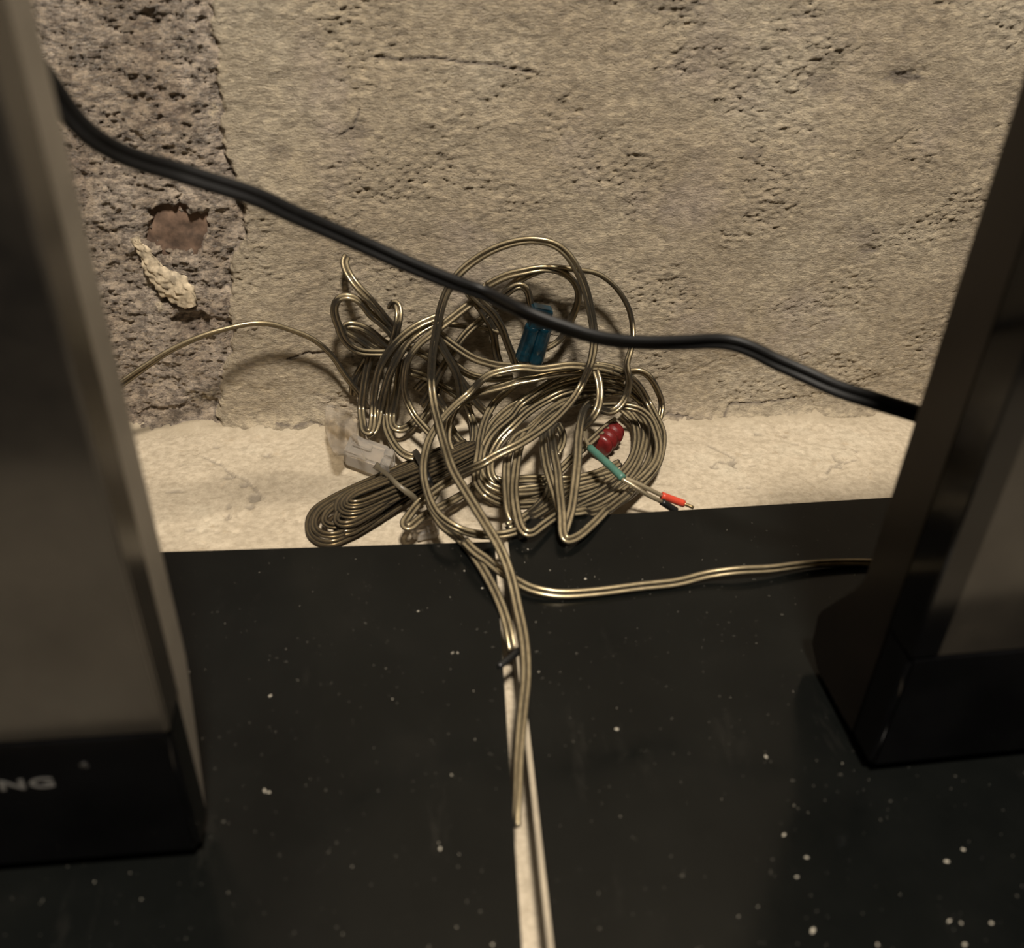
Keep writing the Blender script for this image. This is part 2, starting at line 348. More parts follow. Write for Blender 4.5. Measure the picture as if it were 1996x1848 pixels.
def build_floor():
    X = axis(-1.6, -.24, .40, 1.6, .0014, .06); Y = axis(-.06, .395, .592, .66, .0014, .06)
    gx, gy = np.meshgrid(X, Y); xs, ys = gx*1000, gy*1000
    h = 1.0*fbm(xs/60, ys/50, 101, 3)+.35*fbm(xs/13, ys/12, 103, 3)+.12*fbm(xs/3.5, ys/3, 105, 2)
    chip = sstep(.62, .8, fbm(xs/7, ys/6, 110, 3)); h -= .9*chip
    dirt = np.zeros_like(h)
    for (px, py, sx, sy) in [(497, 968, 5, 5), (446, 930, 6, 2.0), (475, 945, 3, 3), (340, 958, 6, 1.6), (487, 985, 3, 3), (445, 985, 2, 2), (443, 1003, 2, 3), (372, 1030, 3, 1.2), (421, 1035, 1.5, 1), (1394, 909, 3, 2), (1428, 898, 5, 2.5), (1455, 886, 2.5, .8), (1465, 906, 2.5, 1), (1635, 906, 4, 2), (1610, 930, 3, .9), (1662, 939, 2.5, .8), (1670, 876, 1.2, 1.0), (1445, 948, 2, 1.4), (1459, 947, 1.6, 1.4), (1408, 812, 3, 1.6), (1550, 862, 3, 1), (1477, 845, 3, 2), (420, 870, 3, 1.4), (520, 885, 3, 2), (355, 905, 2, 1.2), (690, 1003, 3, 1)]:
        c = on_plane_z(px, py, 0)*1000
        q = ((xs-c[0])/sx)**2+((ys-c[1])/sy)**2+.8*fbm(xs/3, ys/2.4, 115, 3); e = 1-sstep(.45, 1.0, q); h -= 1.8*e; dirt = np.maximum(dirt, .85*e)
    for k, pp in enumerate([[(1382, 868), (1400, 877), (1420, 885), (1432, 893)], [(1625, 884), (1630, 894), (1648, 898), (1668, 893)], [(1612, 920), (1622, 905), (1640, 900)], [(395, 890), (430, 905), (450, 925), (480, 935), (505, 960)], [(1385, 908), (1400, 898), (1420, 900), (1437, 910)]]):
        q = [on_plane_z(*p, 0)*1000 for p in pp]; e = 1-sstep(.3, 1.2, near_line(xs, ys, [(a[0], a[1]) for a in q], .6, 170+k)); h -= 1.2*e; dirt = np.maximum(dirt, .8*e)
    h += 5*sstep(566, 588, ys)*(.8+.5*fbm(xs/24, ys/10, 118, 3))
    far = np.clip(sstep(.45, .8, np.abs(gx-.08))+sstep(-.40, -.30, -gy), 0, 1)
    h = h*(1-.9*far)-.6
    dirt = np.vstack([dirt[:1], dirt]); gx, gy, h = [np.vstack([q0, q1]) for q0, q1 in ((gx[:1], gx), (gy[:1], gy), (h[:1]*0-800.0, h))]; Y = gy[:, 0]   # unseen front drop, added so the upper screens reflect dark
    V = np.stack([gx.ravel(), gy.ravel(), (h/1000).ravel()], 1)
    nx = len(X); ny = len(Y); ii = np.arange(nx*ny).reshape(ny, nx)
    Q = np.stack([ii[:-1, :-1], ii[:-1, 1:], ii[1:, 1:], ii[1:, :-1]], -1).reshape(-1, 4)
    o = link_mesh('floor', mesh_np('floor', V, Q), M['floor']); put_attr(o.data, dirt.ravel()); tag(o, 'pale chipped concrete ledge at the foot of the wall', kind='structure')
build_floor()

# ------------------------------------------------------------------ the two black boards
def board(name, pts, label, edge_sides=()):
    z0, z1 = .0035, SLAB_TOP
    loc = (sum(p[0] for p in pts)/4, sum(p[1] for p in pts)/4, z0)
    t = empty(name, loc, label, 'board', None)
    bm = bmesh.new()
    lo = [bm.verts.new((p[0], p[1], z0)) for p in pts]; hi = [bm.verts.new((p[0], p[1], z1)) for p in pts]
    bm.faces.new(lo[::-1]); bm.faces.new(hi)
    for i in range(4): bm.faces.new((lo[i], lo[(i+1) % 4], hi[(i+1) % 4], hi[i]))
    bmesh.ops.bevel(bm, geom=bm.edges[:], offset=.0006, segments=2, affect='EDGES')
    bm_obj('panel', bm, M['slab'], t)
    for (i, wd) in edge_sides:
        a, b = Vector((*pts[i], 0)), Vector((*pts[(i+1) % 4], 0)); d = (b-a).normalized(); n = Vector((d.y, -d.x, 0))
        bm = bmesh.new(); q = [a+d*.001, b-d*.001, b-d*.001+n*wd, a+d*.001+n*wd]
        lo = [bm.verts.new((p.x, p.y, z0+.0015)) for p in q]; hi = [bm.verts.new((p.x, p.y, z1-.001)) for p in q]
        bm.faces.new(lo); bm.faces.new(hi[::-1])
        for k in range(4): bm.faces.new((lo[k], lo[(k+1) % 4], hi[(k+1) % 4], hi[k]))
        bmesh.ops.recalc_face_normals(bm, faces=bm.faces[:]); bmesh.ops.bevel(bm, geom=bm.edges[:], offset=.0005, segments=2, affect='EDGES')
        e = bm_obj('edge_band', bm, M['edge'], t); e['label'] = 'raw pale edge of the board'
    for (fx, fy) in ((.15, .15), (.85, .15), (.15, .85), (.85, .85)):
        p = [Vector((*q, 0)) for q in pts]; c = p[0].lerp(p[1], fx).lerp(p[3].lerp(p[2], fx), fy)
        bm = bmesh.new(); bmesh.ops.create_cone(bm, cap_ends=True, segments=20, radius1=.012, radius2=.013, depth=.0042, matrix=Matrix.Translation((c.x, c.y, z0-.0018)))
        bm_obj('foot_pad', bm, M['satin_black'], t)
    return t
board('black_board', [(-.62, .158), (.0284, .158), (.0352, .4165), (-.62, .4175)], 'black dusty glossy board left of the pale gap, under the monitor with lettering')
board('black_board', [(.0404, .158), (.78, .158), (.78, .4700), (.0428, .4345)], 'black dusty glossy board right of the pale gap, reaching further back', [(3, .0022)])

# ------------------------------------------------------------------ monitors
def monitor(name, P0, phi, side, prof, mid, scr_u, label, shell, width=.52, height=.34, word=False):
    """side=-1: body runs to the left of its inner edge; side=+1: to the right"""
    u = Vector((math.cos(phi), math.sin(phi), 0)); dv = Vector((-math.sin(phi), math.cos(phi), 0))
    P0 = Vector(P0); ex = u*side
    base = P0+ex*(width/2)+dv*.05
    t = empty(name, (base.x, base.y, SLAB_TOP), label, 'monitor', None)
    def P(a, d, z): return Vector((P0.x, P0.y, 0))+ex*a+dv*d+Vector((0, 0, z))
    zb = P0.z; zt = zb+height
    def solid(nm, poly, a0, a1, mat, bev, parent=t, segs=3):
        bm = bmesh.new(); A = [bm.verts.new(P(a0, d, z)) for d, z in poly]; B = [bm.verts.new(P(a1, d, z)) for d, z in poly]
        bm.faces.new(A); bm.faces.new(B[::-1]); n = len(poly)
        for i in range(n): bm.faces.new((A[i], A[(i+1) % n], B[(i+1) % n], B[i]))
        bmesh.ops.recalc_face_normals(bm, faces=bm.faces[:])
        if bev: bmesh.ops.bevel(bm, geom=bm.edges[:], offset=bev, segments=segs, affect='EDGES', clamp_overlap=True)
        o = bm_obj(nm, bm, mat, parent, True)
        md = o.modifiers.new('auto', 'EDGE_SPLIT'); md.split_angle = math.radians(40)
        return o
    # front frame: lower bezel, inner and outer uprights, top bar
    zs = .1005 if side < 0 else .0970
    solid('lower_bezel', [(0, zb), (0, zs), (mid, zs), (mid, zb)], 0, width, M['gloss_black'], .0022)
    solid('side_bezel', [(.0002, zs-.001), (.0002, zt), (mid, zt), (mid, zs-.001)], 0, scr_u, M['gloss_side'] if side < 0 else M['gloss_black'], .0008)
    solid('side_bezel', [(.0002, zs-.001), (.0002, zt), (mid, zt), (mid, zs-.001)], width-.012, width, M['gloss_black'], .0008)
    solid('top_bezel', [(0, zt-.012), (0, zt+.004), (mid, zt+.004), (mid, zt-.012)], 0, width, M['gloss_black'], .0015)
    solid('screen', [(.0010, zs-.001), (.0010, zt-.011), (mid-.001, zt-.011), (mid-.001, zs-.001)], scr_u-.0004, width-.0116, M['screen'], 0)
    # rear shell, its lower profile follows the photographed side
    solid('rear_shell', prof+[(prof[-1][0], zt), (mid-.0005, zt), (mid-.0005, zb+.0015)], .0006, width-.0006, shell, .0016)
    if word:
        cu = bpy.data.curves.new('lettering', 'FONT'); cu.body = 'SAMSUNG'; cu.size = 1; cu.extrude = .02; cu.offset = .022; cu.space_character = 1.12
        ob = bpy.data.objects.new('tmp', cu); C.objects.link(ob); bpy.context.view_layer.update()
        me = bpy.data.meshes.new_from_object(ob.evaluated_get(bpy.context.evaluated_depsgraph_get())); bpy.data.objects.remove(ob)
        co = np.empty(len(me.vertices)*3, np.float32); me.vertices.foreach_get('co', co); co = co.reshape(-1, 3)
        co[:, 0] -= co[:, 0].max(); hcap = co[:, 1].max()-co[:, 1].min(); co[:, 1] -= co[:, 1].min(); sy = .0053/hcap; sx = sy*1.70
        out = np.array([P(.0428-x*sx, -.0002-zz*.004, .0757+y*sy) for x, y, zz in co], np.float32)
        me.vertices.foreach_set('co', out.ravel()); me.update()
        o = link_mesh('lettering', me, M['print'], t, False); o['label'] = 'grey maker lettering on the lower bezel'
        bm = bmesh.new(); bmesh.ops.create_uvsphere(bm, u_segments=12, v_segments=8, radius=.0016, matrix=Matrix.Translation(P(.031, -.0002, .086)) @ Matrix.Diagonal((1, .3, 1, 1)))
        bm_obj('smudge_dot', bm, M['satin_black'], t, True)  # small raised blob added in place of a smudge on the bezel
    # stand, mostly outside the frame
    c = P(width/2, .05, 0)
    bm = bmesh.new(); bmesh.ops.create_cone(bm, cap_ends=True, segments=48, radius1=.10, radius2=.092, depth=.008, matrix=Matrix.Translation((c.x, c.y, SLAB_TOP+.004)))
    bm_obj('stand_base', bm, M['gloss_black'], t)
    solid('stand_neck', [(.034, SLAB_TOP+.006), (.034, .16), (.058, .16), (.066, SLAB_TOP+.006)], width/2-.03, width/2+.03, M['satin_black'], .003)
    return t
L0 = on_plane_z(392, 1660, .031); R0 = on_plane_z(1695, 1497, .031)
monitor('monitor', L0, math.radians(1.5), -1, [(.0185, .0330), (.0215, .0400), (.0330, .0802), (.0375, .0980), (.0378, .12)], .0185, .0022,
        'black monitor at the left edge with lit side coloured pale grey and lettering on its lower bezel', M['lit_shell'], word=True)
monitor('monitor', R0, math.radians(3.25), 1, [(.0185, .0300), (.0300, .0290), (.0580, .0285), (.0690, .0360), (.0705, .0540), (.0480, .0900), (.0445, .1000), (.0445, .12)], .0185, .0120,
        'black monitor at the right edge with unlit side coloured dark brown and bulging lower corner', M['unlit_shell'])

# ------------------------------------------------------------------ cables
def path(pts, h, step=.0018):
    pts = np.asarray(pts, float); s = np.r_[0, np.cumsum(np.hypot(*np.diff(pts, axis=0).T))]; s /= s[-1]
    hh = np.interp(s, np.linspace(0, 1, len(h)), h) if np.ndim(h) else np.full(len(s), h)
    P = spline([surf(p[0], p[1], q) for p, q in zip(pts, hh)], step)
    edge = np.where(P[:, 0] > .038, .4345+(P[:, 0]-.0428)*.0482, .4172)+.0016      # keep clear of the boards
    gap = (P[:, 0] > .026) & (P[:, 0] < .0415) & (P[:, 1] < .40)
    low = (P[:, 1] < edge) & ~gap & (P[:, 2] < SLAB_TOP+.0022)
    if low.any():
        P[low, 2] = SLAB_TOP+.0022
        for k in range(3): P[1:-1, 2] = np.maximum(P[1:-1, 2], .5*P[1:-1, 2]+.25*(P[:-2, 2]+P[2:, 2]))
    return P
def profile2(r, n=10):
    a = np.linspace(-2.72, 2.72, n); R = [(r*.97+r*math.cos(t), r*math.sin(t)) for t in a]
    return R+[(-x, -y) for x, y in R]
def profile1(r, n=12):
    return [(r*math.cos(t), r*math.sin(t)) for t in np.linspace(0, 2*math.pi, n, endpoint=False)]
class Sweep:
    def __init__(s): s.V = []; s.F = []; s.n = 0
    def add(s, P, prof, tw=0.0, taper=None):
        P = np.asarray(P); n = len(P); T = np.gradient(P, axis=0); T /= np.linalg.norm(T, axis=1)[:, None]+1e-12
        A = np.cross(T, P-CAM); A /= np.linalg.norm(A, axis=1)[:, None]+1e-12        # broad axis to start with
        for k in range(8): A[1:-1] = (A[:-2]+A[1:-1]*2+A[2:]); A /= np.linalg.norm(A, axis=1)[:, None]+1e-12
        A -= T*(A*T).sum(1)[:, None]; A /= np.linalg.norm(A, axis=1)[:, None]+1e-12
        B = np.cross(T, A)
        if np.ndim(tw): ang = np.interp(np.linspace(0, 1, n), np.linspace(0, 1, len(tw)), tw)
        else: ang = np.full(n, tw)
        c, q = np.cos(ang)[:, None], np.sin(ang)[:, None]; A, B = A*c+B*q, B*c-A*q
        pr = np.array(prof); m = len(pr)
        sc_ = np.ones(n) if taper is None else np.interp(np.linspace(0, 1, n), np.linspace(0, 1, len(taper)), taper)
        V = P[:, None, :]+sc_[:, None, None]*(pr[None, :, 0:1]*A[:, None, :]+pr[None, :, 1:2]*B[:, None, :])
        idx = s.n+np.arange(n*m).reshape(n, m); r = np.roll(idx, -1, 1)
        s.F.append(np.stack([idx[:-1], r[:-1], r[1:], idx[1:]], -1).reshape(-1, 4))
        s.V.append(V.reshape(-1, 3)); s.n += n*m
        for e, row in ((0, idx[0][::-1]), (n-1, idx[-1])):
            s.V.append(P[e:e+1]); ci = s.n; s.n += 1
            s.F.append(np.stack([row, np.roll(row, -1), np.full(m, ci), np.full(m, ci)], -1))
        return s
    def obj(s, name, mat, parent=None):
        V = np.vstack(s.V); F = np.vstack(s.F); me = bpy.data.meshes.new(name)
        me.from_pydata(V.tolist(), [], [tuple(dict.fromkeys(f)) for f in F.tolist()]); me.update()
        return link_mesh(name, me, mat, parent)
WR = .00138
W2 = profile2(WR)
def wires(name, strands, label, mat=None, group=None, rad=None, core=None, cat='cable'):
    s = Sweep(); k = [Sweep(), Sweep()]; r = rad or WR
    for st in strands:
        pts, h = st[0], st[1]; tw = st[2] if len(st) > 2 else (random.uniform(-.6, .6), random.uniform(-.5, .5), random.uniform(-.6, .6))
        P = path(pts, h); s.add(P, profile2(r), tw)
        for q, sg in zip(k, (-1, 1)): q.add(P, [(x+sg*r*.97, y) for x, y in profile1(r*.80, 8)], tw)
    o = s.obj(name, mat or M['wire']); tag(o, label, cat, group)
    for q in k: q.obj('copper_core', core or M['wcore'], o)
    return o
random.seed(4)

# --- round hank on the right
coil = [
 # front arcs, upper right to lower left
 ([(1224, 733), (1195, 722), (1167, 716), (1140, 717), (1106, 729), (1073, 746), (1041, 768), (1016, 786), (997, 810), (969, 834), (953, 853), (941, 880), (935, 915), (947, 940), (976, 955), (1015, 960), (1060, 955)], [.020, .028, .032, .034, .020, .010]),
 ([(1217, 762), (1180, 756), (1133, 757), (1097, 765), (1065, 781), (1032, 802), (1003, 829), (976, 856), (961, 882), (955, 910), (962, 935), (985, 950)], [.012, .022, .032, .034, .022, .010]),
 ([(1010, 745), (983, 767), (967, 781), (953, 802), (942, 829), (936, 856), (933, 885), (928, 915), (929, 940), (947, 964), (976, 979), (1010, 985), (1060, 980), (1110, 968)], [.024, .028, .032, .026, .012, .008]),
 ([(1200, 740), (1140, 735), (1090, 746), (1045, 765), (1010, 785), (980, 806), (957, 832), (944, 862), (941, 890)], [.018, .026, .030, .028, .022]),
 ([(1150, 742), (1110, 752), (1075, 766), (1040, 787), (1008, 812), (983, 838), (964, 866), (958, 895)], [.016, .024, .028, .028, .018]),
 ([(1190, 766), (1140, 768), (1105, 780), (1075, 797), (1048, 820), (1030, 838), (1018, 856), (1010, 884), (1005, 918), (1002, 958), (1007, 999), (1015, 1028), (1024, 1041), (1037, 1040), (1056, 1026), (1083, 1007), (1120, 985), (1165, 962), (1205, 935)], [.012, .026, .036, .038, .038, .034, .030, .022, .012]),
 ([(1150, 775), (1112, 788), (1085, 800), (1058, 817), (1034, 838), (1012, 848), (998, 864), (991, 884), (987, 918), (988, 958), (993, 999), (1003, 1021), (1018, 1012), (1046, 989), (1063, 970), (1072, 947), (1080, 920)], [.014, .028, .036, .038, .036, .034, .024, .012, .008]),
 # vertical loops
 ([(1068, 824), (1060, 840), (1059, 860), (1061, 884), (1066, 911), (1076, 945), (1086, 975), (1091, 1000)], [.020, .034, .038, .036, .030]),
 ([(1082, 826), (1074, 838), (1076, 856), (1080, 884), (1087, 918), (1090, 951), (1094, 985), (1096, 1015), (1096, 1036), (1102, 1053), (1113, 1053), (1130, 1044), (1150, 1027), (1170, 1008), (1190, 990), (1225, 962), (1248, 935)], [.020, .036, .040, .036, .030, .028, .024, .016]),
 ([(1165, 782), (1152, 785), (1142, 793), (1135, 809), (1130, 832), (1127, 860), (1126, 891), (1123, 924), (1119, 958), (1114, 992), (1108, 1014), (1100, 1038)], [.020, .040, .044, .042, .036, .030]),
 ([(1156, 712), (1164, 731), (1169, 754), (1169, 778), (1164, 799), (1153, 817), (1141, 828), (1130, 838)], [.030, .042, .044, .036, .024]),
 # right hand side of the ring
 ([(1150, 795), (1175, 792), (1217, 792), (1243, 797), (1265, 813), (1279, 843), (1284, 875), (1276, 903), (1254, 929), (1236, 944), (1212, 962), (1190, 978), (1165, 992), (1135, 1000), (1108, 1002)], [.020, .026, .024, .020, .016, .018, .026]),
 ([(1217, 727), (1243, 750), (1264, 786), (1281, 818), (1291, 843), (1290, 875), (1280, 908), (1260, 934), (1226, 966), (1185, 990), (1140, 1003), (1110, 998)], [.022, .020, .018, .014, .014, .020, .028]),
 ([(1215, 728), (1235, 723), (1252, 724), (1268, 737), (1282, 762), (1290, 786), (1287, 812), (1278, 830)], [.020, .024, .022, .012], .9),
 ([(1228, 742), (1253, 770), (1267, 796), (1275, 828), (1274, 868), (1262, 905), (1240, 935), (1205, 960), (1165, 982), (1128, 996)], [.016, .014, .012, .012, .016, .024]),
 ([(1235, 800), (1252, 820), (1258, 845), (1252, 880), (1238, 912), (1215, 940), (1185, 962), (1150, 980), (1120, 992)], [.012, .010, .010, .012, .020]),
 ([(1212, 797), (1232, 815), (1241, 845), (1237, 880), (1221, 910), (1195, 935), (1160, 952), (1112, 966)], [.010, .008, .008, .010, .014]),
 # far side of the ring, seen through it
 ([(935, 900), (948, 925), (976, 938), (1015, 934), (1065, 933), (1110, 934), (1160, 924), (1208, 902)], [.014, .010, .008, .008, .008]),
 ([(932, 925), (950, 950), (985, 957), (1040, 951), (1090, 945), (1150, 935), (1205, 918)], .009),
 ([(945, 955), (985, 972), (1040, 972), (1075, 961), (1120, 950), (1180, 935)], .008),
 ([(990, 1025), (1020, 1016), (1050, 1000), (1080, 980), (1112, 958)], [.028, .024, .018, .012]),
 ([(1080, 775), (1120, 765), (1160, 769), (1190, 765), (1217, 763), (1243, 776), (1260, 800)], [.016, .012, .010, .010]),
 ([(1085, 757), (1130, 744), (1165, 743), (1195, 749), (1225, 760), (1250, 782)], .012),
 ([(1100, 742), (1140, 729), (1180, 729), (1216, 743)], .016),
 ([(1160, 712), (1195, 717), (1226, 731)], .020),
 ([(1200, 820), (1176, 838), (1150, 862), (1118, 890), (1085, 922), (1060, 940)], [.018, .020, .018, .012]),
 ([(1088, 828), (1097, 848), (1094, 870), (1086, 884)], [.014, .016, .012]),
 # runs leaving the top of the hank and bending down its left side
 ([(1195, 722), (1167, 716), (1140, 715), (1114, 712), (1081, 716), (1049, 720), (1020, 716), (990, 720), (949, 733), (915, 766), (888, 789), (864, 814), (848, 836), (837, 856), (829, 883), (825, 910), (828, 940), (844, 988), (861, 1010), (894, 1031), (926, 1041), (970, 1043), (998, 1039), (1025, 1026)], [.030, .036, .040, .042, .044, .044, .044, .044, .042, .038, .030, .030], (.2, .3, .6, .8, .5, .9, .7, .4)),
 ([(1140, 722), (1081, 729), (1041, 738), (1000, 746), (983, 752), (942, 763), (915, 774), (895, 788), (883, 804), (875, 826), (872, 850), (876, 872), (890, 895)], [.032, .036, .038, .040, .036, .026, .016], (.1, .2, .1, .3, .2)),
]
hank = wires('speaker_cable', coil, 'thick round hank of amber two-core speaker cable with teal sleeve, lying over the board edge')
# its stripped end
s = Sweep().add(path([(1146, 826), (1140, 838), (1140, 852), (1147, 867), (1154, 877)], [.020, .026, .030]), profile1(.0011)); s.obj('lead', M['lead'], hank)
s = Sweep().add(path([(1150, 873), (1170, 891), (1192, 911), (1214, 932)], [.031, .034, .034]), profile1(.0024)); o = s.obj('sleeve', M['teal'], hank); o['label'] = 'teal heat-shrink sleeve'
for (a, b, c_, d, nm, mt) in [((1213, 930), (1240, 941), (1268, 955), (1290, 966), 'red_sleeve', 'redtip'), ((1211, 933), (1235, 947), (1262, 965), (1290, 978), 'black_sleeve', 'blacktip')]:
    Sweep().add(path([a, b, c_, d], [.033, .030, .026, .022]), profile1(.0013)).obj('core', M['lead'], hank)
    e = (1333, 982) if nm == 'red_sleeve' else (1318, 996)
    o = Sweep().add(path([d, ((d[0]+e[0])/2, (d[1]+e[1])/2), e], [.022, .019, .016]), profile1(.0023 if nm == 'red_sleeve' else .0021)).obj(nm, M[mt], hank); o['label'] = 'red sleeve on one stripped core' if mt == 'redtip' else 'black sleeve on the other stripped core'
Sweep().add(path([(1330, 981), (1342, 985), (1352, 990)], [.017, .015]), profile1(.0011)).obj('bare_end', M['copper'], hank)

# --- long free loop that arches over everything and runs down to the gap
wires('speaker_cable', [
 ([(925, 945), (905, 962), (876, 979), (845, 995), (818, 1012), (796, 1029), (786, 1023), (796, 1007), (818, 979), (850, 953), (892, 927), (940, 904), (964, 889), (1011, 866), (1059, 835), (1092, 806), (1120, 773), (1135, 747), (1148, 719), (1155, 693), (1158, 669), (1157, 640), (1150, 600), (1140, 560), (1122, 520), (1105, 495), (1080, 476), (1040, 468), (1000, 473), (960, 487), (920, 511), (893, 535), (872, 567), (860, 600), (850, 650), (842, 700), (841, 748), (846, 788), (856, 829), (867, 869), (883, 917), (900, 946), (918, 975), (948, 1024), (974, 1068), (988, 1100), (999, 1137), (1009, 1184), (1020, 1234), (1025, 1284), (1025, 1327), (1020, 1375), (1015, 1429), (1011, 1485), (1009, 1558), (1006, 1601), (1008, 1612)],
  [.012, .014, .020, .018, .030, .044, .050, .052, .052, .050, .040, .034, .030, .026, .024, .024, .028, .034, .040, .046, .050, .052, .052, .048, .040, .032, .029, .028, .028, .028, .027, .022], (.3, .2, 0, .3, .7, .2, -.6, -.2, 0, .1, .1, .1, .2, .4, 1.2))],
  'long free loop of amber cable arching over the pile and running down into the gap')

# --- loops around the blue plug
plugw = wires('speaker_cable', [
 ([(949, 557), (969, 546), (989, 537), (1023, 529), (1060, 523), (1095, 530), (1118, 548), (1128, 570), (1126, 591), (1113, 624), (1096, 656), (1079, 672), (1062, 680)], [.018, .020, .020, .018, .014, .014], (.1, .3, .9, .6, 1.2)),
 ([(983, 573), (1003, 552), (1030, 535), (1060, 524), (1100, 523), (1133, 527), (1159, 531), (1185, 546), (1208, 570), (1226, 602), (1233, 635), (1234, 656), (1230, 682), (1221, 711), (1226, 734), (1224, 760), (1213, 786), (1193, 803), (1174, 799), (1160, 792)], [.016, .018, .020, .020, .018, .018, .022, .034, .042, .036, .026], (.2, .3, 1.3, 1.4, 1.3, 1.2, .8, .5, .3)),
 ([(960, 592), (985, 573), (1000, 561), (1014, 554), (1025, 561), (1031, 575), (1034, 592), (1036, 604)], [.014, .020, .020, .018], (.3, .5, 1.1)),
 ([(949, 557), (926, 584), (895, 609), (854, 641), (818, 669), (796, 700), (788, 738), (791, 775), (807, 809), (827, 833), (845, 852)], [.018, .024, .030, .034, .030, .020], (.0, .1, .9, .8, .4)),
], 'amber speaker cable looping behind the black cable, with the blue two-barrel plug on its end')
def capsule_between(name, a, b, r, mat, parent, rings=12, ribs=0):
    a, b = np.asarray(a), np.asarray(b); n = 26; t = np.linspace(0, 1, n); P = a+(b-a)*t[:, None]
    tp = np.ones(n)
    if ribs: tp = 1+.10*np.sign(np.sin(t*ribs*2*np.pi))
    tp[0] = .78; tp[1] = .95; tp[-1] = .78; tp[-2] = .95
    return Sweep().add(P, profile1(r, 20), 0, tp).obj(name, mat, parent)
o = capsule_between('plug_barrel', surf(1041, 632, .026), surf(1018, 702, .026), .0052, M['blue'], plugw); o['label'] = 'blue plug barrel'
o = capsule_between('plug_barrel', surf(1062, 634, .026), surf(1042, 708, .026), .0052, M['blue'], plugw); o['label'] = 'blue plug barrel'
def oriented_box(name, c, ex, ey, ez, mat, parent=None, bev=.001, segs=3):
    bm = bmesh.new(); bmesh.ops.create_cube(bm, size=1)
    for v in bm.verts: v.co = Vector(c)+Vector(ex)*v.co.x+Vector(ey)*v.co.y+Vector(ez)*v.co.z
    bmesh.ops.recalc_face_normals(bm, faces=bm.faces[:]); bmesh.ops.bevel(bm, geom=bm.edges[:], offset=bev, segments=segs, affect='EDGES')
    o = bm_obj(name, bm, mat, parent, True); md = o.modifiers.new('e', 'EDGE_SPLIT'); md.split_angle = math.radians(35); return o
a, b, c3, d = surf(1037, 592, .028), surf(1076, 600, .028), surf(1018, 660, .026), surf(1055, 615, .026)
ax = b-a; up_ = surf(1056, 596, .026)-surf(1046, 636, .026)
nn = np.cross(ax, up_); nn /= np.linalg.norm(nn)
oriented_box('plug_body', (surf(1056, 597, .026)+surf(1049, 640, .026))/2, ax*1.05, up_*1.05, nn*.009, M['blue'], plugw, .0012)['label'] = 'dark blue plug body'

